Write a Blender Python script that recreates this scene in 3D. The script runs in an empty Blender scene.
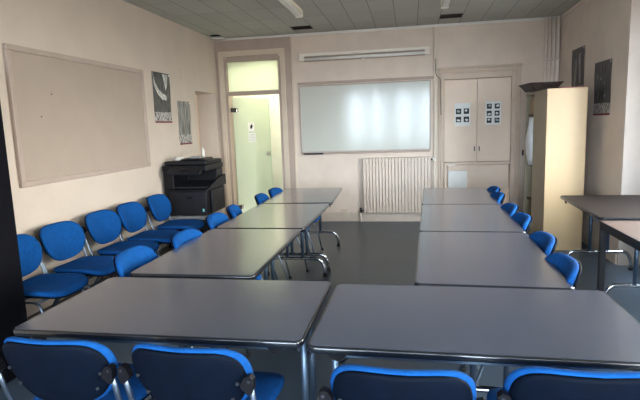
import bpy, bmesh, math, random
from mathutils import Vector, Matrix
random.seed(7)
C = bpy.context.scene.collection
PI = math.pi
sc = bpy.context.scene
sc.view_settings.view_transform = 'Standard'
sc.view_settings.look = 'None'
sc.view_settings.gamma = 1
sc.view_settings.use_curve_mapping = False
sc.view_settings.exposure = 0.78

# ------------------------------------------------------------------ materials
def mat(name, col, rough=.6, metal=0., noise=0., nscale=8., bump=0., bscale=60., spec=.5, col2=None, stretch=None, coat=0.):
    m = bpy.data.materials.new(name); m.use_nodes = True
    nt = m.node_tree; b = nt.nodes['Principled BSDF']
    b.inputs['Base Color'].default_value = (*col, 1)
    b.inputs['Roughness'].default_value = rough
    b.inputs['Metallic'].default_value = metal
    b.inputs['Specular IOR Level'].default_value = spec
    b.inputs['Coat Weight'].default_value = coat
    b.inputs['Coat Roughness'].default_value = .16 if coat == .8 else .03
    tc = nt.nodes.new('ShaderNodeTexCoord'); mp = nt.nodes.new('ShaderNodeMapping')
    if stretch: mp.inputs['Scale'].default_value = stretch
    nt.links.new(tc.outputs['Object'], mp.inputs['Vector'])
    if noise or col2:
        n = nt.nodes.new('ShaderNodeTexNoise'); n.inputs['Scale'].default_value = nscale; n.inputs['Detail'].default_value = 5
        nt.links.new(mp.outputs[0], n.inputs['Vector'])
        r = nt.nodes.new('ShaderNodeValToRGB')
        c2 = col2 or tuple(min(1, c*(1+noise)) for c in col)
        c1 = col if col2 else tuple(c*(1-noise) for c in col)
        r.color_ramp.elements[0].position = .35; r.color_ramp.elements[1].position = .65
        r.color_ramp.elements[0].color = (*c1, 1); r.color_ramp.elements[1].color = (*c2, 1)
        nt.links.new(n.outputs['Fac'], r.inputs['Fac']); nt.links.new(r.outputs['Color'], b.inputs['Base Color'])
    if bump:
        n2 = nt.nodes.new('ShaderNodeTexNoise'); n2.inputs['Scale'].default_value = bscale; n2.inputs['Detail'].default_value = 3
        nt.links.new(mp.outputs[0], n2.inputs['Vector'])
        bp = nt.nodes.new('ShaderNodeBump'); bp.inputs['Strength'].default_value = bump; bp.inputs['Distance'].default_value = .01
        nt.links.new(n2.outputs['Fac'], bp.inputs['Height']); nt.links.new(bp.outputs[0], b.inputs['Normal'])
    return m

M = {}
M['wall_left'] = mat('wall_plaster_cream', (.60,.515,.44), .75, noise=.03, nscale=3, bump=.25, bscale=45)
M['wall_back'] = mat('wall_plaster_rose', (.70,.58,.485), .7, noise=.04, nscale=4, bump=.12, bscale=50)
M['wall_right'] = mat('wall_plaster_taupe', (.70,.60,.525), .75, noise=.04, nscale=3, bump=.12)
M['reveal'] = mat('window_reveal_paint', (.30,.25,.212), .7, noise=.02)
M['trim_rose'] = mat('trim_rose_paint', (.43,.33,.27), .5, noise=.04, nscale=5)
M['trim_cream'] = mat('trim_cream_paint', (.66,.55,.43), .5, noise=.04, nscale=5)
M['closet'] = mat('closet_paint', (.73,.565,.43), .5, noise=.03, nscale=3)
M['closet_dark'] = mat('closet_frame_paint', (.58,.45,.345), .5, noise=.04)
M['closet_in'] = mat('closet_panel_paint', (.72,.56,.43), .55, noise=.03)
M['white_plain'] = mat('white_paint', (.75,.72,.67), .5, noise=.02)
M['base_cream'] = mat('baseboard_cream', (.60,.50,.41), .5, noise=.05)
M['base_brown'] = mat('baseboard_brown', (.12,.09,.075), .5, noise=.1)
M['black_cab'] = mat('cabinet_black', (.003,.003,.005), .7, noise=.1, spec=.08)
M['fabric'] = mat('blue_fabric', (.003,.064,.245), .9, noise=.10, nscale=40, bump=.15, bscale=500, spec=.15)
M['shell'] = mat('navy_plastic', (.001,.0035,.010), .7, noise=.15, nscale=20, bump=.05, bscale=300, spec=.08)
M['bracket'] = mat('black_plastic', (.003,.003,.005), .45, noise=.1, spec=.2)
M['tube'] = mat('chair_tube_metal', (.15,.19,.25), .34, metal=.9, noise=.05)
M['tube_table'] = mat('table_leg_metal', (.12,.17,.24), .42, metal=.85, noise=.05)
M['chrome'] = mat('chrome', (.50,.52,.55), .16, metal=1)
M['screw'] = mat('screw_metal', (.06,.065,.08), .5, metal=1)
M['edge'] = mat('table_edge_black', (.008,.010,.014), .22, noise=.1, coat=.3)
M['rubber'] = mat('rubber', (.01,.01,.01), .7, noise=.1)
M['laminate'] = mat('grey_laminate', (.062,.073,.108), .27, noise=.05, nscale=18, bump=.03, bscale=120, spec=.5, coat=.8)
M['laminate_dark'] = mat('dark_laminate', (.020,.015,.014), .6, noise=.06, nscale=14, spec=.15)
M['laminate_brown'] = mat('brown_laminate', (.070,.044,.034), .6, noise=.08, nscale=9, stretch=(6,1,1))
M['black_frame'] = mat('black_steel', (.008,.008,.009), .4, noise=.1)
M['alu'] = mat('aluminium', (.62,.60,.56), .35, metal=.7, noise=.03)
M['board_frame'] = mat('pinboard_frame', (.43,.345,.295), .45, noise=.04)
M['pinboard'] = mat('pinboard_cloth', (.40,.325,.27), .85, noise=.02, nscale=5, bump=.15, bscale=300)
M['radiator'] = mat('radiator_enamel', (.60,.49,.40), .45, noise=.03)
M['white_plastic'] = mat('white_plastic', (.78,.75,.68), .4, noise=.02)
M['fixture'] = mat('fixture_white', (.84,.77,.68), .4, noise=.02)
M['diffuser'] = mat('lamp_tube_glass', (.82,.80,.76), .25, noise=.01)
M['copier'] = mat('copier_black', (.004,.004,.006), .4, noise=.12, spec=.25)
M['copier2'] = mat('copier_charcoal', (.009,.009,.012), .5, noise=.1, spec=.3)
M['copier3'] = mat('copier_grey', (.28,.27,.26), .5, noise=.05)
M['sticker'] = mat('sticker_teal', (.25,.62,.60), .5, noise=.05)
M['cream_cab'] = mat('cabinet_cream', (.51,.355,.19), .45, noise=.02, nscale=2)
M['olive_cab'] = mat('cabinet_door_olive', (.36,.30,.20), .5, noise=.03)
M['cab_shade'] = mat('cabinet_inside_shade', (.09,.06,.04), .7, noise=.1)  # shade of the open cabinet interior, put into the shelf colour
M['paper'] = mat('paper_white', (.78,.76,.72), .7, noise=.03)
M['ink'] = mat('ink_black', (.012,.012,.014), .6, noise=.2)
M['ink_grey'] = mat('ink_grey', (.35,.38,.36), .6, noise=.1)
M['basket'] = mat('basket_brown', (.026,.014,.011), .6, noise=.4, nscale=30, bump=.4, bscale=80)
M['maroon'] = mat('maroon', (.16,.02,.03), .6, noise=.1)
M['bag'] = mat('plastic_bag_white', (.70,.70,.70), .45, noise=.05, bump=.5, bscale=14)
M['cardboard'] = mat('cardboard', (.36,.25,.15), .7, noise=.06)
M['hole'] = mat('void_dark', (.035,.028,.024), .9, noise=.3, nscale=12)
M['pipe'] = mat('pipe_paint', (.82,.72,.63), .4, noise=.04)
M['pale_wall'] = mat('corridor_paint', (.80,.80,.70), .7, noise=.02)
M['corr_floor'] = mat('corridor_floor', (.30,.32,.30), .4, noise=.05)
M['poster_a'] = mat('poster_print_dark', (.010,.011,.014), .5, nscale=5, col2=(.13,.13,.135), stretch=(1,14,2.0))
M['poster_b'] = mat('poster_print_dim', (.010,.011,.015), .5, nscale=5, col2=(.12,.12,.125), stretch=(1,13,1.3))
M['poster_c'] = mat('poster_print_caption', (.02,.02,.024), .5, nscale=22, col2=(.62,.60,.58), stretch=(1,2,1))
M['poster_d'] = mat('poster_print_streaks', (.10,.10,.10), .5, nscale=4, col2=(.36,.35,.33), stretch=(1,10,1.2))
M['poster_pale'] = mat('poster_print_pale', (.30,.30,.29), .6, nscale=6, col2=(.72,.71,.69), stretch=(1,4,2))
M['curtain'] = mat('curtain_white', (.75,.74,.72), .8, noise=.03)
M['green_edge'] = mat('glass_edge_green', (.35,.60,.50), .2, noise=.05)
M['stain'] = mat('damp_stain', (.42,.33,.27), .8, noise=.15, nscale=20)
M['patch'] = mat('ceiling_patch', (.42,.41,.37), .7, noise=.05)

def floor_mat():
    m = mat('floor_linoleum', (.085,.096,.108), .38, noise=.0, bump=.05, bscale=200)
    nt = m.node_tree; b = nt.nodes['Principled BSDF']
    tc = nt.nodes.new('ShaderNodeTexCoord')
    n = nt.nodes.new('ShaderNodeTexNoise'); n.inputs['Scale'].default_value = 160; n.inputs['Detail'].default_value = 2
    n2 = nt.nodes.new('ShaderNodeTexNoise'); n2.inputs['Scale'].default_value = 1.6; n2.inputs['Detail'].default_value = 4
    nt.links.new(tc.outputs['Object'], n.inputs['Vector']); nt.links.new(tc.outputs['Object'], n2.inputs['Vector'])
    r = nt.nodes.new('ShaderNodeValToRGB')
    e = r.color_ramp.elements
    e[0].position = .35; e[0].color = (.050,.072,.102,1); e[1].position = .68; e[1].color = (.094,.130,.175,1)
    nt.links.new(n.outputs['Fac'], r.inputs['Fac'])
    mx = nt.nodes.new('ShaderNodeMixRGB'); mx.blend_type = 'MULTIPLY'; mx.inputs['Fac'].default_value = .35
    nt.links.new(r.outputs['Color'], mx.inputs[1]); nt.links.new(n2.outputs['Fac'], mx.inputs[2])
    nt.links.new(mx.outputs[0], b.inputs['Base Color'])
    return m
M['floor'] = floor_mat()

def ceiling_mat():
    m = mat('ceiling_tiles', (.27,.275,.25), .8)
    nt = m.node_tree; b = nt.nodes['Principled BSDF']
    tc = nt.nodes.new('ShaderNodeTexCoord'); sp = nt.nodes.new('ShaderNodeSeparateXYZ')
    nt.links.new(tc.outputs['Object'], sp.inputs[0])
    def line(axis, size, off, w):
        a = nt.nodes.new('ShaderNodeMath'); a.operation = 'ADD'; a.inputs[1].default_value = 40*size - off
        d = nt.nodes.new('ShaderNodeMath'); d.operation = 'DIVIDE'; d.inputs[1].default_value = size
        f = nt.nodes.new('ShaderNodeMath'); f.operation = 'FRACT'
        l = nt.nodes.new('ShaderNodeMath'); l.operation = 'LESS_THAN'; l.inputs[1].default_value = w/size
        nt.links.new(sp.outputs[axis], a.inputs[0]); nt.links.new(a.outputs[0], d.inputs[0])
        nt.links.new(d.outputs[0], f.inputs[0]); nt.links.new(f.outputs[0], l.inputs[0])
        return l, d
    lx, dx = line(0, .295, .40, .008); ly, dy = line(1, .59, 7.24, .012)
    mm = nt.nodes.new('ShaderNodeMath'); mm.operation = 'MULTIPLY'; mm.inputs[1].default_value = .45
    nt.links.new(ly.outputs[0], mm.inputs[0])
    mxm = nt.nodes.new('ShaderNodeMath'); mxm.operation = 'MAXIMUM'
    nt.links.new(lx.outputs[0], mxm.inputs[0]); nt.links.new(mm.outputs[0], mxm.inputs[1])
    # each tile a slightly different grey
    fx = nt.nodes.new('ShaderNodeMath'); fx.operation = 'FLOOR'; nt.links.new(dx.outputs[0], fx.inputs[0])
    fy = nt.nodes.new('ShaderNodeMath'); fy.operation = 'FLOOR'; nt.links.new(dy.outputs[0], fy.inputs[0])
    cb = nt.nodes.new('ShaderNodeCombineXYZ'); nt.links.new(fx.outputs[0], cb.inputs[0]); nt.links.new(fy.outputs[0], cb.inputs[1])
    wn = nt.nodes.new('ShaderNodeTexWhiteNoise'); nt.links.new(cb.outputs[0], wn.inputs['Vector'])
    r = nt.nodes.new('ShaderNodeValToRGB')
    r.color_ramp.elements[0].color = (.42,.42,.375,1); r.color_ramp.elements[1].color = (.46,.455,.41,1)
    nt.links.new(wn.outputs['Value'], r.inputs['Fac'])
    mx = nt.nodes.new('ShaderNodeMixRGB'); mx.inputs[2].default_value = (.16,.16,.148,1)
    nt.links.new(mxm.outputs[0], mx.inputs[0]); nt.links.new(r.outputs['Color'], mx.inputs[1])
    nt.links.new(mx.outputs[0], b.inputs['Base Color'])
    return m
M['ceiling'] = ceiling_mat()

def whiteboard_mat():
    m = mat('whiteboard_enamel', (.53,.53,.47), .13, spec=.42, coat=.0)
    b = m.node_tree.nodes['Principled BSDF']
    b.inputs['Coat Roughness'].default_value = .07
    return m
M['whiteboard'] = whiteboard_mat()

def frosted():
    m = bpy.data.materials.new('frosted_glass'); m.use_nodes = True; nt = m.node_tree
    b = nt.nodes['Principled BSDF']; b.inputs['Base Color'].default_value = (.74,.80,.70,1); b.inputs['Roughness'].default_value = .25
    t = nt.nodes.new('ShaderNodeBsdfTranslucent'); t.inputs['Color'].default_value = (.84,.90,.78,1)
    tr = nt.nodes.new('ShaderNodeBsdfTransparent'); tr.inputs['Color'].default_value = (.93,.97,.92,1)
    m1 = nt.nodes.new('ShaderNodeMixShader'); m1.inputs[0].default_value = .5
    m2 = nt.nodes.new('ShaderNodeMixShader'); m2.inputs[0].default_value = .35
    nt.links.new(b.outputs[0], m1.inputs[1]); nt.links.new(t.outputs[0], m1.inputs[2])
    nt.links.new(m1.outputs[0], m2.inputs[1]); nt.links.new(tr.outputs[0], m2.inputs[2])
    nt.links.new(m2.outputs[0], nt.nodes['Material Output'].inputs['Surface'])
    return m
M['frosted'] = frosted()

def clear():
    m = bpy.data.materials.new('window_glass'); m.use_nodes = True; nt = m.node_tree
    g = nt.nodes.new('ShaderNodeBsdfGlossy'); g.inputs['Roughness'].default_value = .02
    tr = nt.nodes.new('ShaderNodeBsdfTransparent'); tr.inputs['Color'].default_value = (.95,.97,.97,1)
    m2 = nt.nodes.new('ShaderNodeMixShader'); m2.inputs[0].default_value = .94
    nt.links.new(g.outputs[0], m2.inputs[1]); nt.links.new(tr.outputs[0], m2.inputs[2])
    nt.links.new(m2.outputs[0], nt.nodes['Material Output'].inputs['Surface'])
    return m
M['glass'] = clear()

# ------------------------------------------------------------------ mesh helpers
class MB:
    def __init__(s): s.bm = bmesh.new()
    def box(s, x0, x1, y0, y1, z0, z1, bev=0, rot=None, seg=2):
        t = bmesh.new(); bmesh.ops.create_cube(t, size=1)
        bmesh.ops.scale(t, vec=(abs(x1-x0), abs(y1-y0), abs(z1-z0)), verts=t.verts)
        if bev: bmesh.ops.bevel(t, geom=list(t.edges), offset=bev, segments=seg, affect='EDGES', profile=.5)
        if rot: bmesh.ops.rotate(t, cent=(0,0,0), matrix=rot, verts=t.verts)
        bmesh.ops.translate(t, vec=((x0+x1)/2, (y0+y1)/2, (z0+z1)/2), verts=t.verts)
        s._add(t); return s
    def _add(s, t):
        me = bpy.data.meshes.new('t'); t.to_mesh(me); s.bm.from_mesh(me); bpy.data.meshes.remove(me); t.free()
    def tube(s, pts, r, n=10, smooth_n=0, cap=True, squash=1.0):
        pts = [Vector(p) for p in pts]
        if smooth_n: pts = fillet(pts, smooth_n)
        rings = []; up = Vector((0,0,1)); prev = None
        for i, p in enumerate(pts):
            if i == 0: d = pts[1]-pts[0]
            elif i == len(pts)-1: d = pts[-1]-pts[-2]
            else: d = (pts[i+1]-p).normalized()+(p-pts[i-1]).normalized()
            d.normalize()
            if prev is None:
                a = up.cross(d)
                if a.length < .1: a = Vector((1,0,0)).cross(d)
            else: a = prev - d*prev.dot(d)
            a.normalize(); prev = a; b = d.cross(a)
            rings.append([s.bm.verts.new(p+a*r*math.cos(2*PI*k/n)+b*r*squash*math.sin(2*PI*k/n)) for k in range(n)])
        for i in range(len(rings)-1):
            for k in range(n):
                s.bm.faces.new((rings[i][k], rings[i][(k+1)%n], rings[i+1][(k+1)%n], rings[i+1][k])).smooth = True
        if cap:
            s.bm.faces.new(rings[0][::-1]); s.bm.faces.new(rings[-1])
        return s
    def prism(s, outline, z0, z1, inset=0, axis='z'):
        """outline: list of (a,b); extruded along axis"""
        def P(a, b, c): return {'z': (a,b,c), 'y': (a,c,b), 'x': (c,a,b)}[axis]
        lo = [s.bm.verts.new(P(a,b,z0)) for a, b in outline]; hi = [s.bm.verts.new(P(a,b,z1)) for a, b in outline]
        n = len(outline)
        s.bm.faces.new(lo[::-1]); s.bm.faces.new(hi)
        for i in range(n): s.bm.faces.new((lo[i], lo[(i+1)%n], hi[(i+1)%n], hi[i]))
        return s
    def rings(s, rings, capa=True, capb=True, smooth=True):
        vs = [[s.bm.verts.new(p) for p in r] for r in rings]; n = len(vs[0])
        for i in range(len(vs)-1):
            for k in range(n):
                s.bm.faces.new((vs[i][k], vs[i][(k+1)%n], vs[i+1][(k+1)%n], vs[i+1][k])).smooth = smooth
        if capa:
            f = s.bm.faces.new(vs[0][::-1]); f.smooth = smooth
        if capb:
            f = s.bm.faces.new(vs[-1]); f.smooth = smooth
        return s
    def quad(s, a, b, c, d):
        s.bm.faces.new([s.bm.verts.new(p) for p in (a,b,c,d)]); return s
    def build(s, name, m, parent=None, label=None, kind=None):
        bmesh.ops.recalc_face_normals(s.bm, faces=s.bm.faces)
        me = bpy.data.meshes.new(name); s.bm.to_mesh(me); s.bm.free()
        o = bpy.data.objects.new(name, me); C.objects.link(o)
        me.materials.append(m)
        if parent is not None: o.parent = parent
        if label: o['label'] = label
        if kind: o['kind'] = kind
        return o

def fillet(pts, n=5, rad=.06):
    out = [pts[0]]
    for i in range(1, len(pts)-1):
        a, p, b = pts[i-1], pts[i], pts[i+1]
        r = min(rad, (a-p).length*.45, (b-p).length*.45)
        s = p+(a-p).normalized()*r; e = p+(b-p).normalized()*r
        for k in range(n+1):
            t = k/n; out.append(s*(1-t)**2+p*2*t*(1-t)+e*t*t)
    out.append(pts[-1]); return out

def rrect(x0, x1, y0, y1, r, n=5):
    o = []
    for cx, cy, a0 in ((x1-r,y1-r,0),(x0+r,y1-r,90),(x0+r,y0+r,180),(x1-r,y0+r,270)):
        for k in range(n+1):
            a = math.radians(a0+90*k/n); o.append((cx+r*math.cos(a), cy+r*math.sin(a)))
    return o

def thing(name, label, cat, loc=(0,0,0), rz=0, group=None):
    o = bpy.data.objects.new(name, None); o.empty_display_size = .05; C.objects.link(o)
    o.location = loc; o.rotation_euler = (0,0,rz); o['label'] = label; o['category'] = cat
    if group: o['group'] = group
    return o
def tag(o, label, cat, group=None):
    o['label'] = label; o['category'] = cat
    if group: o['group'] = group
    return o
def struct(mb, name, m):
    return mb.build(name, m, kind='structure')
def copy_tree(o, parent=None):
    c = o.copy(); C.objects.link(c)
    if parent is not None: c.parent = parent
    for ch in list(o.children): copy_tree(ch, c)
    return c

# ------------------------------------------------------------------ dimensions
XL, XR, YB, ZC, Y0 = -3.002, 2.071, 7.825, 2.90, -3.00
RX = 2.42       # back of the window recesses in the right wall
# ------------------------------------------------------------------ room shell
struct(MB().box(XL-.3, RX+.2, Y0-.2, YB+.02, -.1, 0), 'floor', M['floor'])
# ceiling with three missing tiles (real openings)
holes = [(-1.665,-1.37,7.24,7.50), (.40,.695,7.14,7.42), (-3.0,-2.80,7.45,7.74)]
def plane_with_holes(mb, x0, x1, y0, y1, z0, z1, hs, mapf):
    xs = sorted({x0, x1, *[h[0] for h in hs], *[h[1] for h in hs]}); ys = sorted({y0, y1, *[h[2] for h in hs], *[h[3] for h in hs]})
    for i in range(len(xs)-1):
        for j in range(len(ys)-1):
            cx, cy = (xs[i]+xs[i+1])/2, (ys[j]+ys[j+1])/2
            if any(h[0] < cx < h[1] and h[2] < cy < h[3] for h in hs): continue
            mb.box(*mapf(xs[i], xs[i+1], ys[j], ys[j+1], z0, z1))
    return mb
ident = lambda a,b,c,d,e,f: (a,b,c,d,e,f)
struct(plane_with_holes(MB(), XL-.3, RX+.2, Y0-.2, YB+.25, ZC, ZC+.03, holes, ident), 'ceiling', M['ceiling'])
struct(MB().box(XL-.3, RX+.2, Y0-.2, YB+.25, ZC+.26, ZC+.3), 'ceiling_slab', M['hole'])
# rest of the void's rim so that no daylight leaks in
mb = MB()
mb.box(XL-.3, XL-.27, Y0-.2, YB+.25, ZC+.03, ZC+.26).box(RX+.17, RX+.2, Y0-.2, YB+.25, ZC+.03, ZC+.26)
mb.box(XL-.27, RX+.17, YB+.22, YB+.25, ZC+.03, ZC+.26).box(XL-.27, RX+.17, Y0-.2, Y0-.17, ZC+.03, ZC+.26)
struct(mb, 'ceiling_void_rim', M['hole'])
# left wall with the doorway niche
yx = lambda x0, x1: (lambda a,b,c,d,e,f: (x0, x1, a, b, c, d))
niche = (6.93, 7.69, 0, 2.06)
struct(plane_with_holes(MB(), Y0-.2, YB+.25, 0, ZC, 0, 0, [niche], yx(XL-.3, XL)), 'wall_left', M['wall_left'])
mb = MB(); mb.box(XL-.34, XL-.30, 6.9, 7.72, 0, 2.1)
struct(mb, 'trim_1', M['closet_in'])
# back wall with glass door opening and cupboard recess
xz = lambda y0, y1: (lambda a,b,c,d,e,f: (a, b, y0, y1, c, d))
GX0, GX1, GZ = -2.84, -1.99, 2.56
struct(plane_with_holes(MB(), XL-.3, RX+.2, 0, ZC, 0, 0, [(GX0, GX1, 0, GZ), (.49, 1.44, 0, 2.11)], xz(YB, YB+.22)), 'wall_back', M['wall_back'])
# right wall with window recesses, windows behind
wy = [(2.8, 5.48), (-1.9, .9)]
hs = [(a, b, 0, 2.75) for a, b in wy]
struct(plane_with_holes(MB(), Y0-.2, YB, 0, ZC, 0, 0, hs, yx(XR, RX)), 'wall_right', M['wall_right'])
wz0, wz1 = .95, 2.60
hs = [(a+.12, b-.60, wz0, wz1) for a, b in wy]
struct(plane_with_holes(MB(), Y0-.2, YB, 0, ZC, 0, 0, hs, yx(RX, RX+.14)), 'wall_right_outer', M['wall_right'])
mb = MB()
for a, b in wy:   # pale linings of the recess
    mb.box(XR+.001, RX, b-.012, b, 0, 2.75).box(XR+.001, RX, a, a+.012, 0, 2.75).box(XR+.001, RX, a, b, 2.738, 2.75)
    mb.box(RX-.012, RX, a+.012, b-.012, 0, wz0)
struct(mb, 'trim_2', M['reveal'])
# rear wall (behind the camera) with windows
rw = [(-2.25,-1.62), (-1.40,-.86), (-.50,.08), (.34,.86), (1.20,1.90)]
hs = [(a, b, .75, 2.62) for a, b in rw]
struct(plane_with_holes(MB(), XL-.3, RX+.2, 0, ZC, 0, 0, hs, xz(Y0-.2, Y0)), 'wall_rear', M['wall_left'])

wn = [0]
def window(horizontal, a, b, z0, z1, plane, bars=1):
    """frame with its pane, in the rear wall (horizontal) or the right wall"""
    wn[0] += 1
    mb = MB(); f = .045
    def bx(u0, u1, v0, v1, d=.04):
        if horizontal: mb.box(u0, u1, plane-d/2, plane+d/2, v0, v1)
        else: mb.box(plane-d/2, plane+d/2, u0, u1, v0, v1)
    bx(a, a+f, z0, z1); bx(b-f, b, z0, z1); bx(a+f, b-f, z0, z0+f); bx(a+f, b-f, z1-f, z1)
    for k in range(1, bars+1):
        u = a+(b-a)*k/(bars+1); bx(u-.03, u+.03, z0+f, z1-f)
    bx(a+f, b-f, z1-.55, z1-.50, .036)
    fr = mb.build('window_%d' % wn[0], M['white_plain'], kind='structure')
    g = MB()
    if horizontal: g.box(a+f, b-f, plane-.003, plane+.003, z0+f, z1-f)
    else: g.box(plane-.003, plane+.003, a+f, b-f, z0+f, z1-f)
    g.build('pane', M['glass'], fr)
for a, b in rw: window(True, a, b, .75, 2.62, Y0-.1, 0)
for a, b in wy: window(False, a+.12, b-.60, wz0, wz1, RX+.07, 2)

struct(MB().box(.3, 1.7, YB+.22, YB+.30, -.1, 2.6), 'wall_cupboard', M['wall_back'])
# trims of the room
mb = MB().box(GX1+.12, .49-.08, YB-.02, YB, 0, .11, .004).box(GX1+.12, .41, YB-.03, YB, .11, .14, .004)
struct(mb, 'baseboard_back', M['base_cream'])
mb = MB().box(XL, XL+.015, Y0, 6.90, 0, .09, .003)
struct(mb, 'baseboard_left', M['base_brown'])
mb = MB().box(XR-.015, XR, 5.49, YB, 0, .10, .003)
mb.box(RX-.03, RX-.013, 3.17, 5.46, 0, .10, .003)
struct(mb, 'baseboard_right', M['base_cream'])
mb = MB().box(XL, XR, YB-.025, YB, ZC-.035, ZC, .004)
struct(mb, 'trim_3', M['white_plain'])
mb = MB().box(XR-.02, XR, Y0, YB-.03, ZC-.035, ZC, .004)
struct(mb, 'trim_4', M['wall_right'])
# glass door surround: wide flat band, then cream moulding, then rose jamb
mb = MB().box(XL+.001, GX0-.11, YB-.035, YB, 0, ZC-.036, .003).box(GX1+.11, -1.79, YB-.035, YB, 0, ZC-.036, .003)
mb.box(GX0-.11, GX1+.11, YB-.035, YB, GZ+.14, ZC-.036)
struct(mb, 'trim_5', M['trim_rose'])
mb = MB()
for k, (d, w, t) in enumerate(((.11,.045,.055),(.065,.035,.045))):
    mb.box(GX0-d, GX0-d+w, YB-t, YB, 0, GZ+d+.03, .005).box(GX1+d-w, GX1+d, YB-t, YB, 0, GZ+d+.03, .005)
    mb.box(GX0-d+w, GX1+d-w, YB-t, YB, GZ+d+.03-w, GZ+d+.03, .005)
struct(mb, 'trim_6', M['trim_cream'])
mb = MB()
mb.box(GX0-.03, GX0+.012, YB-.03, YB+.2, 0, GZ+.03, .004).box(GX1-.012, GX1+.03, YB-.03, YB+.2, 0, GZ+.03, .004)
mb.box(GX0+.012, GX1-.012, YB-.03, YB+.2, GZ-.02, GZ+.058, .004)
mb.box(GX0+.012, GX1-.012, YB-.02, YB+.06, 2.02, 2.085, .004)
struct(mb, 'trim_7', M['trim_rose'])
mb = MB().box(-1.79, -1.765, YB-.02, YB, .14, ZC-.036, .004).box(.345, .395, YB-.028, YB, .14, ZC-.036, .006).box(.395,.405,YB-.012,YB,.14,ZC-.036)
struct(mb, 'trim_8', M['trim_cream'])
mb = MB().box(-1.70, .345, YB-.022, YB, 2.135, 2.175, .004)
struct(mb, 'trim_9', M['trim_rose'])
# transom pane
struct(MB().box(GX0+.012, GX1-.012, YB+.02, YB+.028, 2.085, GZ-.02), 'window_8', M['frosted'])
# corridor beyond the glass door
mb = MB().box(-4.2, -1.2, YB+.22, 9.9, -.1, 0)
struct(mb, 'floor_corridor', M['corr_floor'])
mb = MB().box(-4.2, -1.2, 9.3, 9.4, 0, 2.9).box(-4.25, -4.15, YB+.22, 9.3, 0, 2.9).box(-1.85, -1.75, YB+.22, 9.3, 0, 2.9)
mb.box(-4.25, XL-.3, YB+.15, YB+.22, 0, 2.95)
struct(mb, 'wall_corridor', M['pale_wall'])
struct(MB().box(-4.2, -1.2, YB+.25, 9.4, 2.9, 2.95), 'ceiling_corridor', M['pale_wall'])

# ------------------------------------------------------------------ glass door leaf
gd = thing('glass_door', 'frosted pale green glass door standing ajar in the cream-moulded doorway', 'door', (GX0+.045, YB+.065, 0), math.radians(57))
MB().box(0, .76, -.005, .005, .03, 2.0, .002).build('glass_leaf', M['frosted'], gd)
MB().box(.761, .766, -.006, .006, .03, 2.0).build('leaf_edge', M['green_edge'], gd)
for z in (.22, 1.80):
    h = MB().box(-.03, .06, -.018, .018, z-.035, z+.035, .004).build('hinge', M['black_frame'], gd)
    MB().box(.062, .10, -.014, .014, z-.03, z+.03, .003).build('hinge_plate', M['chrome'], h)
hd = MB().box(.66, .745, -.02, .02, 1.03, 1.10, .005).build('lock_case', M['chrome'], gd)
MB().tube([(.70,-.02,1.065),(.70,-.055,1.065),(.60,-.055,1.065)], .009, 8, 4).build('lever_handle', M['chrome'], hd)
sg = thing('door_sign', 'white notice with a round dark emblem stuck on the glass door', 'sign', (GX0+.045, YB+.065, 0), math.radians(57))
MB().box(.285, .415, -.0075, -.0055, 1.45, 1.60).build('sheet', M['paper'], sg)
mb = MB()
for k in range(5):
    a = k*1.3; mb.tube([(.35+.012*math.cos(a)-.012, -.0086, 1.53+.02*math.sin(a)-.012), (.35+.012*math.cos(a)+.014, -.0086, 1.53+.02*math.sin(a)+.014)], .010, 6)
mb.build('emblem', M['ink'], sg)
sg2 = thing('door_notice', 'small white text notice below the emblem notice on the glass door', 'sign', (GX0+.045, YB+.065, 0), math.radians(57))
MB().box(.285, .44, -.0075, -.0055, 1.27, 1.43).build('sheet', M['paper'], sg2)
mb = MB()
for k in range(5): mb.box(.30, .425-.02*(k%2), -.0083, -.0075, 1.40-.027*k, 1.406-.027*k)
mb.build('text_lines', M['ink_grey'], sg2)

# ------------------------------------------------------------------ built-in cupboard in the back wall
cu = thing('built_in_cupboard', 'beige built-in double-door cupboard in the back wall with moulded frame', 'cupboard', (.965, YB, 0))
mb = MB()
mb.box(-.555, -.475, -.035, 0, 0, 2.26, .006).box(.475, .60, -.035, 0, 0, 2.26, .006).box(-.475, .475, -.035, 0, 2.11, 2.26, .006)
mb.box(-.52, -.495, -.05, -.03, 0, 2.21, .005).box(.53, .555, -.05, -.03, 0, 2.21, .005).box(-.52, .555, -.05, -.03, 2.19, 2.215, .005)
mb.build('frame', M['closet_dark'], cu)
MB().box(-.565, .61, -.06, 0, 2.255, 2.285, .008).build('cornice', M['closet_dark'], cu)
for s, x0, x1 in ((-1, -.470, -.002), (1, .002, .470)):
    d = MB().box(x0, x1, -.012, .016, .905, 2.105, .003).build('door', M['closet'], cu)
    x = s*.035
    MB().box(x-.006, x+.006, -.035, -.012, 1.06, 1.13, .003).build('handle', M['black_frame'], d)
MB().box(-.470, .470, -.03, .20, .86, .90, .003).build('shelf', M['closet_dark'], cu)
MB().box(-.470, .470, .12, .15, 0, .86).build('back_panel', M['closet_in'], cu)
MB().box(-.41, .46, .02, .045, .50, .85, .003).build('upper_panel', M['closet_in'], cu)
MB().box(-.465, -.425, .01, .12, 0, .86, .003).build('side_post', M['closet'], cu)
MB().box(-.42, -.30, 0, .02, .852, .862).build('hinge_strip', M['alu'], cu)
MB().box(.28, .465, .0, .03, .44, .49, .003).build('rail', M['closet'], cu)
MB().box(.45, .468, .0, .03, 0, .44, .003).build('lower_post', M['closet_dark'], cu)
MB().box(-.415, -.135, -.02, .012, .44, .77, .004).build('white_door_panel', M['white_plain'], cu)
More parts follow.
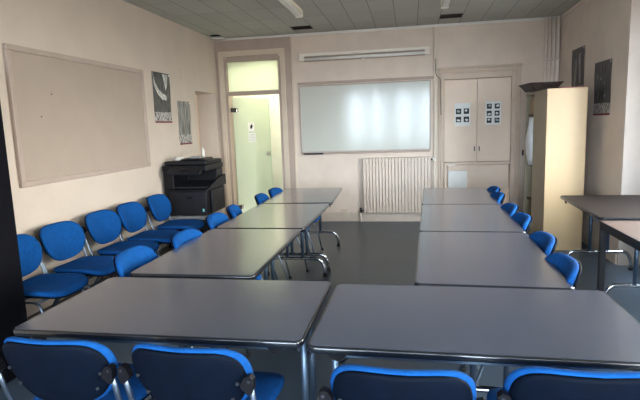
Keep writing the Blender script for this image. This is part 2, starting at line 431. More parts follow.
# printed picture sheets on the cupboard
def sheet(x0, x1, z0, z1, cols, rows, label):
    t = thing('picture_sheet', label, 'paper', (0,0,0))
    MB().box(x0, x1, YB-.0145, YB-.0125, z0, z1).build('sheet', M['paper'], t)
    rnd = random.Random(cols*7+rows)
    w = (x1-x0)/cols; h = (z1-z0-.10 if rows == 2 else z1-z0-.03)/rows; zt = z1-.06 if rows == 2 else z1-.02
    for i in range(cols):
        for j in range(rows):
            cx = x0+w*(i+.5); cz = zt-h*(j+.5); q = min(w, h)*.34
            p = MB().box(cx-q, cx+q, YB-.0165, YB-.0148, cz-q*1.05, cz+q*1.05).build('photo', M['ink'], t)
            mb = MB()
            for k in range(2):
                a = rnd.uniform(0, 6); ex = rnd.uniform(-.35,.35)*q; ez = rnd.uniform(-.4,.4)*q
                o = [(cx+ex+q*.5*math.cos(b)*(1+.3*math.sin(a+2*b)), cz+ez+q*.38*math.sin(b)) for b in [2*PI*m/9 for m in range(9)]]
                mb.prism(o, YB-.0176-.0006*k, YB-.0168-.0006*k, axis='y')
            mb.build('figure', M['paper'] if (i+j) % 3 else M['ink_grey'], p)
sheet(.645, .87, 1.43, 1.765, 2, 2, 'white sheet with four black pictures on the left cupboard door')
sheet(1.08, 1.30, 1.44, 1.775, 2, 3, 'white sheet with six black pictures on the right cupboard door')
# cable and latch near the cupboard
mb = MB().tube([(.37,YB-.04,2.42),(.37,YB-.04,2.20),(.40,YB-.045,2.16),(.44,YB-.067,2.12),(.45,YB-.06,1.6)], .0045, 6, 3)
tag(mb.build('cable', M['black_frame']), 'thin dark cable running down beside the cupboard frame', 'cable')
tag(MB().box(1.60, 1.625, YB-.03, YB, .98, 1.06, .004).build('wall_switch', M['black_frame']), 'small black wall switch right of the built-in cupboard', 'switch')

# ------------------------------------------------------------------ whiteboard
wb = thing('whiteboard', 'wide glossy whiteboard with aluminium frame on the back wall', 'whiteboard', (-.69, YB, 0))
x0, x1, z0, z1 = -.995, .996, 1.092, 2.125
MB().box(x0+.015, x1-.015, -.016, -.003, z0+.015, z1-.015).build('writing_surface', M['whiteboard'], wb)
mb = MB().box(x0, x0+.02, -.025, -.001, z0, z1, .003).box(x1-.02, x1, -.025, -.001, z0, z1, .003).box(x0+.02, x1-.02, -.025, -.001, z1-.02, z1, .003).box(x0+.02, x1-.02, -.025, -.001, z0, z0+.02, .003)
mb.build('frame', M['board_frame'], wb)
MB().box(x0+.02, x1-.02, -.05, -.001, z0-.025, z0-.002, .004).build('ledge', M['trim_rose'], wb)
MB().box(-.94, -.64, -.085, -.0505, 1.066, 1.090, .005).build('pen_tray', M['black_frame'], wb)

# ------------------------------------------------------------------ fluorescent wall lamp
wl = thing('wall_lamp', 'long white fluorescent batten lamp on the wall above the whiteboard', 'lamp', (-.68, YB, 2.52))
MB().box(-.97, .97, -.07, 0, .03, .075, .006).build('housing', M['fixture'], wl)
MB().tube([(-.90,-.075,-.015),(.90,-.075,-.015)], .022, 12).build('tube', M['diffuser'], wl)
for s in (-1, 1): MB().box(s*.93-.035, s*.93+.035, -.095, 0, -.04, .029, .005).build('lamp_holder', M['fixture'], wl)
MB().box(-.90, .90, -.03, 0, -.045, .028, .004).build('reflector', M['trim_rose'], wl)  # dark colour paints in the shaded gap line around the tube
MB().box(-.02,.03,-.06,0,-.07,-.046,.004).build('pull_switch', M['fixture'], wl)
# ceiling lamps
def ceil_lamp(x, y0, y1, label):
    t = thing('ceiling_lamp', label, 'lamp', (x, (y0+y1)/2, ZC), group='fluorescent battens on the ceiling')
    h = (y1-y0)/2
    MB().box(-.05, .05, -h, h, -.035, 0, .005).build('housing', M['fixture'], t)
    MB().box(-.04, .04, -h+.02, h-.02, -.075, -.035, .012).build('diffuser', M['diffuser'], t)
    for s in (-1, 1): MB().box(-.045, .045, s*(h-.0)-.012, s*(h-.0)+.012, -.08, 0, .004).build('end_cap', M['fixture'], t)
ceil_lamp(-1.32, 4.97, 6.30, 'white ceiling batten lamp left of centre, its end in view')
ceil_lamp(.41, 5.05, 6.38, 'white ceiling batten lamp above the right row of tables, only its tip in view')
def vent(x0, x1, y0, y1, label):
    t = thing('ceiling_grille', label, 'grille', ((x0+x1)/2, (y0+y1)/2, ZC+.03), group='open ceiling squares')
    w, d = (x1-x0)/2, (y1-y0)/2
    mb = MB().box(-w, w, -d, -d+.012, -.03, .02).box(-w, w, d-.012, d, -.03, .02).box(-w, -w+.012, -d+.012, d-.012, -.03, .02).box(w-.012, w, -d+.012, d-.012, -.03, .02)
    mb.build('rim', M['hole'], t)
    mb = MB()
    for k in range(1, 6):
        y = -d+2*d*k/6; mb.box(-w+.012, w-.012, y-.002, y+.012, -.01, .02, rot=Matrix.Rotation(.6, 3, 'X'))
    mb.build('slats', M['hole'], t)
vent(*holes[0], 'dark square grille in the ceiling above the whiteboard')
vent(*holes[1], 'dark square grille in the ceiling in front of the built-in cupboard')
mb = MB().prism([(-3.0,7.46),(-2.82,7.45),(-2.86,7.62),(-2.97,7.70)], ZC-.012, ZC-.004)
o = tag(MB().box(-3.0015,-2.80,7.63,7.74,ZC-.03,ZC-.001,.004).build('loose_tile', M['white_plain']), 'broken white tile piece at the ceiling hole in the left corner', 'ceiling tile'); mb.bm.free()
tag(MB().box(-2.98,-2.80,5.9,6.2,ZC-.004,ZC-.0005).build('patch_plate', M['patch']), 'pale rectangular plate on the ceiling beside the left wall', 'plate')

# ------------------------------------------------------------------ radiator
ra = thing('radiator', 'ribbed beige steel radiator on the wall below the whiteboard', 'radiator', (-.208, YB-.05, 0))
for k in range(21):
    x = -.485+.97*k/20
    MB().box(x-.0222, x+.0222, -.050, .025, .15, .995, .004).build('column', M['radiator'], ra)
mb = MB().tube([(-.50,-.015,.96),(.50,-.015,.96)], .018, 8).tube([(-.50,-.015,.18),(.50,-.015,.18)], .018, 8)
mb.build('header', M['radiator'], ra)
v = MB().tube([(.50,-.015,.955),(.555,-.015,.955)], .012, 8).build('valve', M['chrome'], ra)
MB().tube([(.555,-.015,.93),(.555,-.015,.99)], .024, 12).build('valve_knob', M['white_plastic'], v)
MB().tube([(.555,-.015,.93),(.555,-.01,.12),(.555,-.01,0)], .010, 8).build('supply_pipe', M['pipe'], ra)
v = MB().tube([(-.50,-.015,.18),(-.555,-.015,.18)], .014, 8).build('return_valve', M['black_frame'], ra)
MB().tube([(-.555,-.015,.15),(-.555,-.015,.225)], .018, 8).build('valve_cap', M['black_frame'], v)
MB().tube([(-.555,-.015,.15),(-.555,-.015,0)], .010, 8).build('return_pipe', M['pipe'], ra)
ou = thing('wall_outlet', 'small cream outlet on the wall left of the radiator', 'outlet', (-1.03, YB-.0305, .17))
MB().box(-.05,.05,.0,.03,-.025,.03,.006).build('plate', M['trim_cream'], ou)
# damp marks low on the back wall
rnd = random.Random(3)
mb = MB()
for cx, cz, r in ((-1.37,.33,.05),(-1.27,.30,.04),(-1.22,.36,.03)):
    mb.prism([(cx+r*math.cos(2*PI*k/14)*rnd.uniform(.8,1.3), cz+.6*r*math.sin(2*PI*k/14)*rnd.uniform(.7,1.2)) for k in range(14)], YB-.0015, YB-.0002, axis='y')
struct(mb, 'trim_10', M['stain'])

# ------------------------------------------------------------------ corner pipes
for i, (x, r, lb) in enumerate(((1.875,.014,'thin leftmost pipe of the painted corner riser pipes'), (1.925,.016,'second painted riser pipe from the left in the corner'), (1.975,.021,'third painted riser pipe from the left in the corner'), (2.035,.024,'thickest painted riser pipe, nearest the right wall corner'))):
    t = thing('riser_pipe', lb, 'pipe', (x, YB-.045, 0), group='painted pipes in the back right corner')
    MB().tube([(0,0,0),(0,0,ZC)], r, 12).build('pipe', M['pipe'], t)
    MB().tube([(0,0,2.30),(0,0,2.325)], r+.006, 12).box(-.006,.006,0,.045,2.30,2.32).build('clamp', M['pipe'], t)

# ------------------------------------------------------------------ pinboard on the left wall
pb = thing('pinboard', 'large beige cloth pinboard framed on the left wall', 'pinboard', (XL, 4.456, 1.657))
hw, hh = 1.006, .546
MB().box(.004, .02, -hw+.03, hw-.03, -hh+.03, hh-.03).build('board', M['pinboard'], pb)
f = .045
mb = MB().box(.001,.035,-hw,hw,-hh,-hh+f,.006).box(.001,.035,-hw,hw,hh-f,hh,.006).box(.001,.035,-hw,-hw+f,-hh+f,hh-f,.006).box(.001,.035,hw-f,hw,-hh+f,hh-f,.006)
mb.build('frame', M['board_frame'], pb)
MB().box(.0205,.024,-.55,-.54,.19,.20).box(.0205,.024,-.70,-.69,.0,.01).build('pin', M['ink'], pb)
tag(MB().box(XL+.0005, XL+.008, 6.50, 6.63, 2.19, 2.33, .003).build('cover_plate', M['wall_left']), 'painted-over cover plate on the left wall between posters and doorway', 'plate')

# ------------------------------------------------------------------ posters
def poster(left, y0, y1, z0, z1, main, label, tear=False, skew=0, art=0):
    x = XL+.001 if left else XR-.001
    s = 1 if left else -1
    t = thing('poster', label, 'poster', (x, (y0+y1)/2, (z0+z1)/2), group=None)
    w, h = (y1-y0)/2, (z1-z0)/2
    def sheetq(a0, a1, b0, b1, off, th=.0012, curl=0):
        mb = MB(); n = 8; ring = []
        for i in range(n+1):
            b = b0+(b1-b0)*i/n
            bend = s*(.004*math.sin(3*b/h)+.004+(curl*max(0, (b0+.12-b)/.12)**2 if curl else 0))
            ring.append([(bend+s*off, a0+skew*b, b), (bend+s*off, a1+skew*b, b), (bend+s*(off+th), a1+skew*b, b), (bend+s*(off+th), a0+skew*b, b)])
        mb.rings(ring, smooth=False); return mb
    p = sheetq(-w, w, -h, h, 0).build('sheet', main, t)
    sheetq(-w, w, -h+.02, -h+.13, .0016).build('caption', M['poster_c'], t)
    sheetq(-w, w, -h, -h+.02, .0018).build('red_strip', M['maroon'], t)
    y = (w-.02) if left else (-w+.02)
    MB().box(s*.007, s*.0115, -w+.012 if not left else w-.03, -w+.03 if not left else w-.012, h-.03, h-.012).build('corner_mark', M['paper'], t)
    rnd = random.Random(art)
    mb = MB()
    if art == 1:      # pale sweeping shape
        pts = [(-.95,.98),(-.75,.6),(-.40,.32),(.05,.18),(.5,.10),(.45,-.08),(0,-.08),(-.5,.12),(-.85,.42)]
        mb.prism([(a*w, b*h) for a, b in pts], s*.0075, s*.0095, axis='x')
        mb.prism([(a*w, b*h) for a, b in [(.1,.95),(.75,.95),(.6,.5),(.4,.3),(.3,.6)]], s*.0095, s*.011, axis='x')
    if art == 2:
        for k in range(5):
            a = -.7+.32*k; mb.prism([((a+.12*q)*w, b*h) for q, b in [(0,.85),(.8,.85),(1.6,.0),(1.2,-.5),(.6,0)]], s*.0095, s*.011, axis='x')
    if art == 3:
        mb.prism([(a*w, b*h) for a, b in [(.2,.6),(.45,.5),(.4,.0),(.55,-.4),(.3,-.6),(.15,-.2),(.1,.2)]], s*.0095, s*.011, axis='x')
        mb.prism([(a*w, b*h) for a, b in [(-.5,.8),(-.25,.75),(-.1,.5),(-.35,.2),(-.3,-.3),(-.55,-.5),(-.6,.1)]], s*.0095, s*.011, axis='x')
    if art == 4:
        for k in range(9):
            a = rnd.uniform(-.6,.6); b = rnd.uniform(-.45,.6); r = rnd.uniform(.01,.028)
            mb.prism([((a-r)*w, b*h), ((a+r)*w, b*h), ((a+r)*w, (b+.11)*h), ((a-r)*w, (b+.11)*h)], s*.0095, s*.0108, axis='x')
    mb.build('printed_motif', (M['poster_pale'] if art == 1 else M['poster_d']) if art != 4 else M['ink_grey'], t)
poster(True, 5.70, 6.14, 1.61, 2.215, M['poster_a'], 'black and white poster with a pale sweep, upper one left of the doorway', art=1)
poster(True, 6.32, 6.70, 1.32, 1.895, M['poster_d'], 'grey streaked poster hanging lower, closest to the left doorway', art=2)
poster(False, 6.73, 7.21, 1.76, 2.355, M['poster_b'], 'dark poster with pale figures on the right wall above the cream cabinet', art=3)
poster(False, 5.86, 6.35, 1.52, 2.10, M['poster_b'], 'dark poster with a red bottom edge on the right wall, nearest the window', art=4)

# ------------------------------------------------------------------ black cabinet
bc = thing('tall_cabinet', 'tall matt black cabinet against the left wall at the picture edge', 'cabinet', (-2.723, 2.24, 0))
MB().box(-.276, .270, -.50, .50, .04, 2.02, .004).build('body', M['black_cab'], bc)
for s in (-1, 1):
    d = MB().box(.2705, .288, -.498 if s < 0 else .002, -.002 if s < 0 else .498, .05, 2.01, .003).build('door', M['black_cab'], bc)
    MB().box(.2885, .305, s*.05-.008, s*.05+.008, .95, 1.10, .004).build('handle', M['bracket'], d)
MB().box(-.25, .25, -.48, .48, 0, .04).build('plinth', M['black_cab'], bc)

# ------------------------------------------------------------------ cream cabinet
cc = thing('storage_cabinet', 'tall cream storage cabinet with an olive sliding door standing near the right wall', 'cabinet', (1.705, 6.07, 0))
CW, CL, CH = .208, 1.06, 1.83
MB().box(-CW, CW, 0, .02, 0, CH, .002).build('side_panel', M['cream_cab'], cc)
MB().box(-CW, CW, CL-.02, CL, 0, CH, .002).build('side_panel', M['olive_cab'], cc)
MB().box(CW-.015, CW, .02, CL-.02, .0, CH, .001).build('back_panel', M['olive_cab'], cc)
MB().box(-CW-.004, CW, .0201, CL-.0201, CH-.03, CH-.001, .002).build('top_panel', M['olive_cab'], cc)
MB().box(-CW+.02, CW-.015, .02, CL-.02, 0, .06).build('plinth', M['olive_cab'], cc)
for z in (.45, .90, 1.54): MB().box(-CW+.03, CW-.015, .02, CL-.02, z, z+.02).build('shelf', M['cab_shade'], cc)
MB().box(-CW, -CW+.018, .021, .62, .06, CH-.031, .002).build('sliding_door', M['olive_cab'], cc)
# contents at the open end
rl = MB()
for k, (y, z, l) in enumerate(((6.74,1.565,.20),(6.80,1.565,.22),(6.88,1.565,.18))):
    o = MB().tube([(1.53,y,z),(1.53,y,z+l)], .032, 12).build('paper_roll', M['cardboard'])
    tag(o, ['brown paper roll on the top shelf of the cream cabinet, nearest the sliding door','longest brown paper roll on the top shelf, between two others','shortest brown paper roll on the top shelf, at the far end'][k], 'paper roll', 'paper rolls in the cream cabinet')
mb = MB(); rg = []
for i in range(9):
    t = i/8; z = .925+t*.60; r = .040+.045*math.sin(PI*min(1,t*1.05))
    rg.append([(1.52+r*math.cos(a)*.85*(1+.12*math.sin(3*a+4*t)), 6.85+1.7*r*math.sin(a)*(1+.1*math.cos(4*a+6*t)), z) for a in [2*PI*k/16 for k in range(16)]])
tag(mb.rings(rg).build('plastic_bag', M['bag']), 'crumpled white plastic bag on the middle shelf of the cream cabinet', 'bag')
# basket on top
bk = thing('tray', 'dark brown flared tray lying on top of the cream cabinet', 'tray', (1.545, 6.60, CH), math.radians(4))
def trayr(z, a, b): return [(x, y, z) for x, y in rrect(-a, a, -b, b, .03, 3)]
mb = MB().rings([trayr(0,.125,.19), trayr(.012,.135,.20), trayr(.080,.182,.25), trayr(.085,.182,.25), trayr(.080,.172,.24), trayr(.02,.122,.188)], smooth=False)
mb.build('body', M['basket'], bk)
mb = MB()
o = rrect(-.185,.185,-.253,.253,.03,4); mb.tube([(x,y,.085) for x,y in o]+[(o[0][0],o[0][1],.085)], .007, 6)
mb.build('rim', M['basket'], bk)
fo = MB().box(1.66, 1.90, 6.16, 6.34, CH, CH+.016, .003).build('maroon_folder', M['maroon']); tag(fo, 'flat maroon folder on the near end of the cream cabinet top', 'folder')
bd = MB().box(1.93, 1.958, 6.25, 6.85, 0, 1.71, .003).build('leaning_board', M['cream_cab']); tag(bd, 'pale board standing upright behind the cream cabinet by the right wall', 'board')

# ------------------------------------------------------------------ copier
cp = thing('copier', 'bulky black office copier standing in front of the left doorway', 'copier', (-2.69, 5.72, 0))
W2 = .275
MB().box(-W2, W2, .02, .56, .06, .40, .01).build('paper_cabinet', M['copier'], cp)
for k in range(4): MB().tube([((-1)**k*.23, .08 if k < 2 else .50, 0), ((-1)**k*.23, .08 if k < 2 else .50, .06)], .025, 8).build('castor', M['rubber'], cp)
MB().box(-W2+.03, W2-.02, -.02, .02, .43, .474, .004).build('tray_lip', M['copier3'], cp)
mb = MB().box(-W2, W2, 0, .58, .48, .80, .012)
mb.build('main_body', M['copier'], cp)
for z0_, z1_ in ((.10,.24),(.25,.39)):
    d = MB().box(-W2+.02, W2-.02, -.005, .0199, z0_, z1_, .005).build('drawer', M['copier2'], cp)
    MB().box(-.07, .07, -.018, -.005, (z0_+z1_)/2-.008, (z0_+z1_)/2+.012, .003).build('handle', M['copier'], d)
d = MB().box(-.20, .27, -.02, 0, .485, .77, .008).build('front_door', M['copier2'], cp)
MB().box(.02, .10, -.026, -.02, .69, .72, .003).build('latch', M['copier'], d)
MB().box(.215, .24, -.0215, -.0201, .53, .565).build('sticker', M['sticker'], d)
MB().box(-W2, -.14, .0, .56, .80, 1.02, .008).build('left_column', M['copier'], cp)
MB().box(-.14, W2, .36, .56, .80, 1.02, .008).build('rear_column', M['copier'], cp)
# sloping output tray
mb = MB().prism([(.02,.81),(.36,.86),(.36,.875),(.02,.83)], -.139, .27, axis='x')
mb.build('output_tray', M['copier2'], cp)
MB().prism([(.0,.795),(.58,.80),(.58,.93),(.30,.90),(.0,.81)], W2+.001, W2+.03, axis='x').build('side_cover', M['copier2'], cp)
MB().box(W2+.001, W2+.028, .10, .52, .50, .78, .008).build('bypass_tray', M['copier2'], cp)
MB().box(-W2-.005, W2+.01, -.01, .57, 1.02, 1.09, .01).build('scanner', M['copier'], cp)
mb = MB().prism([(-.10,.985),(-.01,1.02),(-.01,1.075),(-.03,1.08),(-.11,1.01)], -.17, .24, axis='x').build('control_panel', M['copier2'], cp)
MB().box(-.02, .10, -.088, -.062, 1.050, 1.056, rot=Matrix.Rotation(.68,3,'X')).build('screen', M['black_frame'], mb)
MB().box(-W2+.01, W2-.0, .03, .56, 1.092, 1.14, .014).build('document_feeder', M['copier2'], cp)
MB().box(-.10, .20, .10, .44, 1.142, 1.165, .008).build('feeder_tray', M['copier'], cp)
# things on the copier
mb = MB(); pts = []
for k in range(40):
    a = k*.62; r = .045+.012*math.sin(k*1.3); pts.append((-2.80+r*math.cos(a), 5.84+.8*r*math.sin(a), 1.146+.0011*k))
mb.tube(pts, .005, 6); tag(mb.build('white_cable', M['white_plastic']), 'coiled white cable lying on the left of the copier lid', 'cable')
tag(MB().box(-2.66,-2.54,5.86,5.99,1.1655,1.192,.006).build('grey_box', M['copier3']), 'small grey box on the middle of the copier lid', 'box')
mb = MB()
def ring(r, z): return [(-2.60+r*math.cos(2*PI*k/14), 6.12+r*math.sin(2*PI*k/14), z) for k in range(14)]
mb.rings([ring(.018,1.166),ring(.020,1.175),ring(.020,1.25),ring(.010,1.265),ring(.010,1.285)])
o = mb.build('bottle', M['white_plastic']); tag(o, 'white plastic bottle standing at the back of the copier lid', 'bottle')
tag(MB().box(-2.52,-2.44,5.80,6.05,1.1425,1.156,.003).build('stapler', M['black_frame']), 'black stapler on the right edge of the copier lid', 'stapler')

# ------------------------------------------------------------------ chair
def catmull(pts, n=4):
    out = []; L = len(pts)
    for i in range(L):
        p0, p1, p2, p3 = [Vector(pts[(i+k-1) % L]) for k in range(4)]
        for k in range(n):
            t = k/n
            out.append(.5*((2*p1)+(-p0+p2)*t+(2*p0-5*p1+4*p2-p3)*t*t+(-p0+3*p1-3*p2+p3)*t**3))
    return out
half = [(0,.158),(.10,.157),(.165,.146),(.208,.112),(.226,.055),(.222,-.01),(.196,-.075),(.145,-.128),(.075,-.155)]
bo = catmull([(x,z) for x,z in half]+[(0,-.160)]+[(-x,z) for x,z in half[:0:-1]])
sh = [(0,.222),(.10,.220),(.17,.200),(.212,.150),(.228,.06),(.222,-.06),(.205,-.150),(.165,-.200),(.09,-.218)]
so = catmull([(x,y) for x,y in sh]+[(0,-.22)]+[(-x,y) for x,y in sh[:0:-1]])
BZ = .653; TILT = .40; SX = .98; SZ = .91; BY = -.272
def backpt(x, z, d):
    """x across, z up from the centre of the back, d = outward in front"""
    cur = 1.15*x*x
    return (x*SX, BY - TILT*z*.8 + .25*z*z + cur + d, BZ+z*SZ)
def back_rings(levels):
    return [[backpt(p[0]*s, p[1]*s, d) for p in bo] for s, d in levels]
def seatpt(x, y, z):
    dz = -.55*max(0, y-.10)**2*3 + .30*x*x - .0 + .35*max(0, -y-.12)**2
    return (x, y*1.05+.012, .455+z+dz)
def make_chair(label, group):
    t = thing('conference_chair', label, 'chair', (0,0,0), 0, group)
    MB().rings(back_rings([(.93,-.004),(1.0,.002),(1.02,.012),(1.0,.026),(.93,.035),(.75,.041),(.45,.043),(.15,.044)])).build('backrest', M['fabric'], t)
    sh_ = MB().rings(back_rings([(.15,-.020),(.5,-.020),(.86,-.019),(.945,-.015),(.96,-.005)])).build('back_shell', M['shell'], t)
    for s in (-1, 1):
        for zz in (.012, -.062):
            p = Vector(backpt(s*(.192 if zz > 0 else .165), zz, -.024))
            MB().tube([p+Vector((0,.006,0)), p+Vector((0,-.002,0))], .0065, 10).build('screw', M['screw'], sh_)
    MB().rings([[seatpt(p[0]*s, p[1]*s, d) for p in so] for s, d in [(.90,-.020),(.985,-.016),(1.01,-.006),(1.0,.006),(.95,.014),(.80,.018),(.5,.013),(.2,.010)]]).build('seat', M['fabric'], t)
    MB().rings([[seatpt(p[0]*s, p[1]*s, d) for p in so] for s, d in [(.3,-.042),(.8,-.042),(.93,-.034),(.96,-.020)]]).build('seat_shell', M['shell'], t)
    for s in (-1, 1):
        b = MB().prism([(s*u, v) for u, v in ((.208,.676),(.222,.700),(.240,.706),(.252,.694),(.252,.660),(.244,.640),(.230,.640),(.220,.652),(.208,.660))], BY-.008, BY+.020, axis='y')
        b = b.build('bracket', M['bracket'], t)
        MB().tube([(s*.238,BY-.011,.688),(s*.238,BY-.008,.688)], .006, 8).build('screw', M['screw'], b)
        MB().tube([(s*.240,BY+.006,.672),(s*.238,-.225,.52),(s*.232,-.175,.405),(s*.215,-.05,.400),(s*.205,.12,.402),(s*.222,.195,.20),(s*.238,.235,.012)], .0105, 10, 4, squash=.8).build('side_frame', M['tube'], t)
        MB().tube([(s*.210,-.02,.388),(s*.228,-.15,.22),(s*.242,-.265,.012)], .0115, 10, 4, squash=.8).build('rear_leg', M['tube'], t)
        MB().tube([(s*.238,.235,0),(s*.238,.234,.022)], .016, 10).build('foot_cap', M['rubber'], t)
        MB().tube([(s*.242,-.265,0),(s*.242,-.264,.022)], .016, 10).build('foot_cap', M['rubber'], t)
    MB().tube([(-.205,.10,.398),(.205,.10,.398)], .010, 8).tube([(-.212,-.06,.396),(.212,-.06,.396)], .010, 8).build('cross_bar', M['tube'], t)
    return t
first = [None]
def chair(x, y, deg, label, group):
    if first[0] is None: o = first[0] = make_chair(label, group)
    else: o = copy_tree(first[0])
    o.location = (x, y, 0); o.rotation_euler = (0,0,math.radians(deg)); o['label'] = label; o['group'] = group
    return o
G1 = 'front row chairs seen from behind'
chair(-1.285, 1.80, -1, 'blue chair seen from behind, leftmost of the front row', G1)
chair(-.755, 1.79, -3, 'blue chair seen from behind at the left front table, beside the table joint', G1)
chair(-.03, 1.715, -1, 'blue chair seen from behind at the right front table, beside the table joint', G1)
chair(.505, 1.76, 0, 'blue chair seen from behind, rightmost of the front row', G1)
G2 = 'chairs lined up along the left wall'
for y, l, d in ((3.09, 'first wall chair, half hidden behind the tall black cabinet', -92),
             (3.60, 'wall chair second from the black cabinet, below the left of the pinboard', -93),
             (4.17, 'middle blue chair of the five along the left wall', -92),
             (4.67, 'wall chair fourth from the black cabinet, below the pinboard corner', -90),
             (5.26, 'last blue chair of the wall row, right beside the copier', -88)):
    chair(-2.57, y, d, l, G2)
G3 = 'chairs on the left side of the left table row'
for x, y, d, l in ((-1.43,2.80,-87,'blue chair tucked in on the left side, closest to the front table'),
             (-1.32,3.31,-90,'blue chair tucked in at the far half of the nearest left-row table'),
             (-1.37,4.03,-86,'blue chair on the left side at the near half of the middle left table'),
             (-1.37,4.51,-76,'blue chair on the left side at the far half of the middle left table'),
             (-1.33,5.26,-84,'blue chair at the near half of the farthest left table, before the glass door'),
             (-1.31,5.74,-90,'farthest blue chair on the left side, beside the farthest left table end')):
    chair(x, y, d, l, G3)
G4 = 'chairs on the right side of the right table row'
for x, y, d, l in ((.508,2.70,90,'blue chair on the right side, closest to the front table'),
             (.545,3.26,90,'blue chair on the right side, second from the front table'),
             (.56,3.96,90,'blue chair on the right side, third from the front table'),
             (.56,4.44,90,'blue chair on the right side, fourth from the front table'),
             (.58,5.18,90,'blue chair on the right side, second from the far table end'),
             (.61,5.62,90,'farthest blue chair on the right side, partly hidden by the one before')):
    chair(x, y, d, l, G4)

# ------------------------------------------------------------------ folding tables (local: long side along x, origin at the middle of the floor footprint)
TW, TD = 1.2195, .73
def make_table(label, group):
    t = thing('folding_table', label, 'table', (0,0,0), 0, group)
    a, b = TW/2, TD/2
    def R(inset, z, r=.035): return [(x, y, z) for x, y in rrect(-a+inset, a-inset, -b+inset, b-inset, max(r-inset,.006), 5)]
    MB().rings([R(.010,.712), R(.010,.7385), R(.0115,.740)], smooth=False).build('tabletop', M['laminate'], t)
    mb = MB()
    mb.rings([R(.012,.7385), R(.008,.7400), R(.003,.7385), R(.0,.731), R(.0,.722), R(.003,.714), R(.012,.708), R(.030,.708)], capa=False, capb=False)
    mb.build('edge_band', M['edge'], t)
    for q in (-1, 1):
        MB().box(-a+.09, a-.09, q*(b-.0825)-.0125, q*(b-.0825)+.0125, .672, .708).build('under_rail', M['tube_table'], t)
    for s in (-1, 1):
        x = s*(a-.06)
        MB().box(x-.03, x+.03, -.16, .16, .690, .707, .003).build('mounting_plate', M['bracket'], t)
        for q in (-1, 1):
            MB().tube([(x, q*.08, .695), (x, q*.08, .19)], .0165, 12).build('leg', M['tube_table'], t)
        fb = MB().tube([(x,-.30,.016),(x,-.30,.10),(x,-.255,.185),(x,.255,.185),(x,.30,.10),(x,.30,.016)], .0165, 12, 4).build('foot_bar', M['chrome'], t)
        for q in (-1, 1):
            MB().tube([(x,q*.30,0),(x,q*.30,.03)], .021, 10).build('foot_cap', M['rubber'], fb)
        MB().tube([(x-s*.01, 0, .50), (x-s*.20, 0, .695)], .006, 8).build('brace', M['chrome'], t)
        MB().tube([(x, -.08, .50), (x, .08, .50)], .008, 8).build('cross_bar', M['tube_table'], t)
        for q in (-1, 1):
            MB().prism([(x-s*(.05+.035*math.cos(k*PI/6)), .708-.034*math.sin(k*PI/6)) for k in range(7)], q*(b-.035)-.003, q*(b-.035)+.003, axis='y').build('clip', M['bracket'], t)
    return t
ft = [None]
def table(corner, rot, deg90, label, group):
    """corner: near-left corner; rot: yaw of the block; deg90: long side runs away from the camera"""
    if ft[0] is None: o = ft[0] = make_table(label, group)
    else: o = copy_tree(ft[0])
    w, d = (TD, TW) if deg90 else (TW, TD)
    c = Matrix.Rotation(rot, 2) @ Vector((w/2, d/2))
    o.location = (corner[0]+c.x, corner[1]+c.y, 0)
    o.rotation_euler = (0,0,rot+(PI/2 if deg90 else 0))
    o['label'] = label; o['group'] = group
    return o
GA = 'two tables set crosswise in front'; GB = 'left row of folding tables'; GC = 'right row of folding tables'
table((-1.612,1.705), 0, False, 'grey folding table set crosswise at the front left', GA)
table((-.376,1.672), -.0156, False, 'grey folding table set crosswise at the front right', GA)
table((-1.552,2.4907), -.0014, True, 'nearest lengthwise grey table of the left row', GB)
table((-1.535,3.7355), -.0069, True, 'middle lengthwise grey table of the left row', GB)
table((-1.512,4.975), .045, True, 'farthest lengthwise grey table of the left row', GB)
rr = -.037; dv = Vector((-math.sin(rr), math.cos(rr)))
for i, l in enumerate(('nearest lengthwise grey table of the right row', 'middle lengthwise grey table of the right row', 'farthest lengthwise grey table of the right row')):
    p = Vector((.012, 2.418))+dv*(TW+.004)*i
    table((p.x, p.y), rr, True, l, GC)
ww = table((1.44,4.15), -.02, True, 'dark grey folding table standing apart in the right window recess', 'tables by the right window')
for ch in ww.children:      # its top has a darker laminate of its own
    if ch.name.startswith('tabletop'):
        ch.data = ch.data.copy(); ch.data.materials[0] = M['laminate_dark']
# small brown table
st = thing('side_table', 'brown-topped table with square black steel frame at the right picture edge', 'table', (1.735, 3.44, 0))
a, b = .35, .575
MB().box(-a+.004, a-.004, -b+.004, b-.004, .722, .742, .002).build('tabletop', M['laminate_brown'], st)
mb = MB().box(-a, a, -b, -b+.035, .68, .7215, .003).box(-a, a, b-.035, b, .68, .7215, .003).box(-a, -a+.035, -b+.035, b-.035, .68, .7215, .003).box(a-.035, a, -b+.035, b-.035, .68, .7215, .003)
mb.build('frame', M['black_frame'], st)
MB().box(-a-.004,-a+.004,-b,b,.7216,.743,.001).box(-a+.004,a-.004,b-.004,b+.004,.7216,.743,.001).build('edge_band', M['black_frame'], st)
for sx in (-1,1):
    for sy in (-1,1):
        MB().box(sx*(a-.02)-.02, sx*(a-.02)+.02, sy*(b-.02)-.02, sy*(b-.02)+.02, 0, .68, .003).build('leg', M['black_frame'], st)

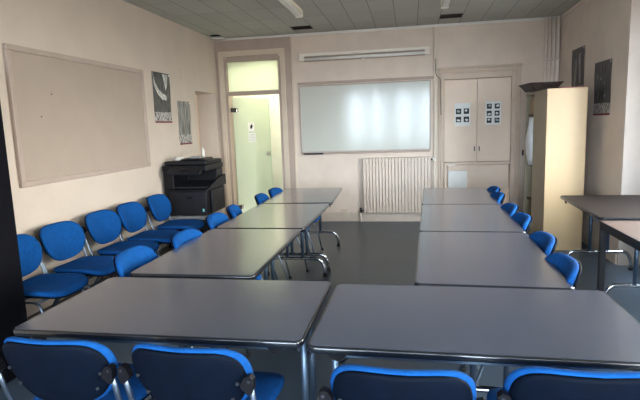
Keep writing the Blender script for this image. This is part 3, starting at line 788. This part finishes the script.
# ------------------------------------------------------------------ light: sky through the windows
w = bpy.data.worlds.new('world'); sc.world = w; w.use_nodes = True; nt = w.node_tree
bg = nt.nodes['Background']
tc = nt.nodes.new('ShaderNodeTexCoord'); sp = nt.nodes.new('ShaderNodeSeparateXYZ'); r = nt.nodes.new('ShaderNodeValToRGB')
nt.links.new(tc.outputs['Generated'], sp.inputs[0])
mr = nt.nodes.new('ShaderNodeMapRange'); mr.inputs[1].default_value = -1; mr.inputs[2].default_value = 1
nt.links.new(sp.outputs['Z'], mr.inputs[0]); nt.links.new(mr.outputs[0], r.inputs['Fac'])
e = r.color_ramp.elements
e[0].position = .46; e[0].color = (.16,.155,.15,1); e[1].position = .53; e[1].color = (.86,.92,1,1)
mx = nt.nodes.new('ShaderNodeMixRGB'); mx.blend_type = 'MULTIPLY'; mx.inputs[0].default_value = 1
r2 = nt.nodes.new('ShaderNodeValToRGB'); mr2 = nt.nodes.new('ShaderNodeMapRange'); mr2.inputs[1].default_value = -1; mr2.inputs[2].default_value = 1
nt.links.new(sp.outputs['X'], mr2.inputs[0]); nt.links.new(mr2.outputs[0], r2.inputs['Fac'])
r2.color_ramp.elements[0].position = .6; r2.color_ramp.elements[0].color = (.84,.92,1.0,1)
r2.color_ramp.elements[1].position = .9; r2.color_ramp.elements[1].color = (.78,.70,.60,1)
nt.links.new(r.outputs['Color'], mx.inputs[1]); nt.links.new(r2.outputs['Color'], mx.inputs[2])
nt.links.new(mx.outputs[0], bg.inputs['Color'])
bg.inputs['Strength'].default_value = 36.0
def portal(loc, rot, sx, sy):
    l = bpy.data.lights.new('window_portal', 'AREA'); l.shape = 'RECTANGLE'; l.size = sx; l.size_y = sy; l.cycles.is_portal = True
    o = bpy.data.objects.new('window_portal', l); C.objects.link(o); o.location = loc; o.rotation_euler = rot
for a, b in rw: portal(((a+b)/2, Y0-.22, 1.685), (PI/2,0,0), b-a, 1.87)
for a, b in wy: portal((RX+.16, (a+b)/2-.24, (wz0+wz1)/2), (PI/2,0,PI/2), b-a-.72, wz1-wz0)
l = bpy.data.lights.new('corridor_lamp', 'AREA'); l.size = 1.0; l.energy = 20; l.color = (1,.95,.78)
o = bpy.data.objects.new('corridor_lamp', l); C.objects.link(o); o.location = (-2.5, 8.75, 2.88)

# ------------------------------------------------------------------ camera
f, yaw, pit, rol, h = 507.046, -.1791, .14668, -.03435, 1.5179
cy, sy = math.cos(yaw), math.sin(yaw)
F = Vector((sy*math.cos(pit), cy*math.cos(pit), -math.sin(pit))); Rv = Vector((cy,-sy,0)); U = Rv.cross(F)
R2 = Rv*math.cos(rol)+U*math.sin(rol); U2 = -Rv*math.sin(rol)+U*math.cos(rol)
cd = bpy.data.cameras.new('camera'); cd.sensor_width = 36; cd.lens = f/640*36; cd.clip_start = .02
co = bpy.data.objects.new('camera', cd); C.objects.link(co)
m = Matrix((R2, U2, -F)).transposed().to_4x4(); m.translation = Vector((0,0,h)); co.matrix_world = m
sc.camera = co
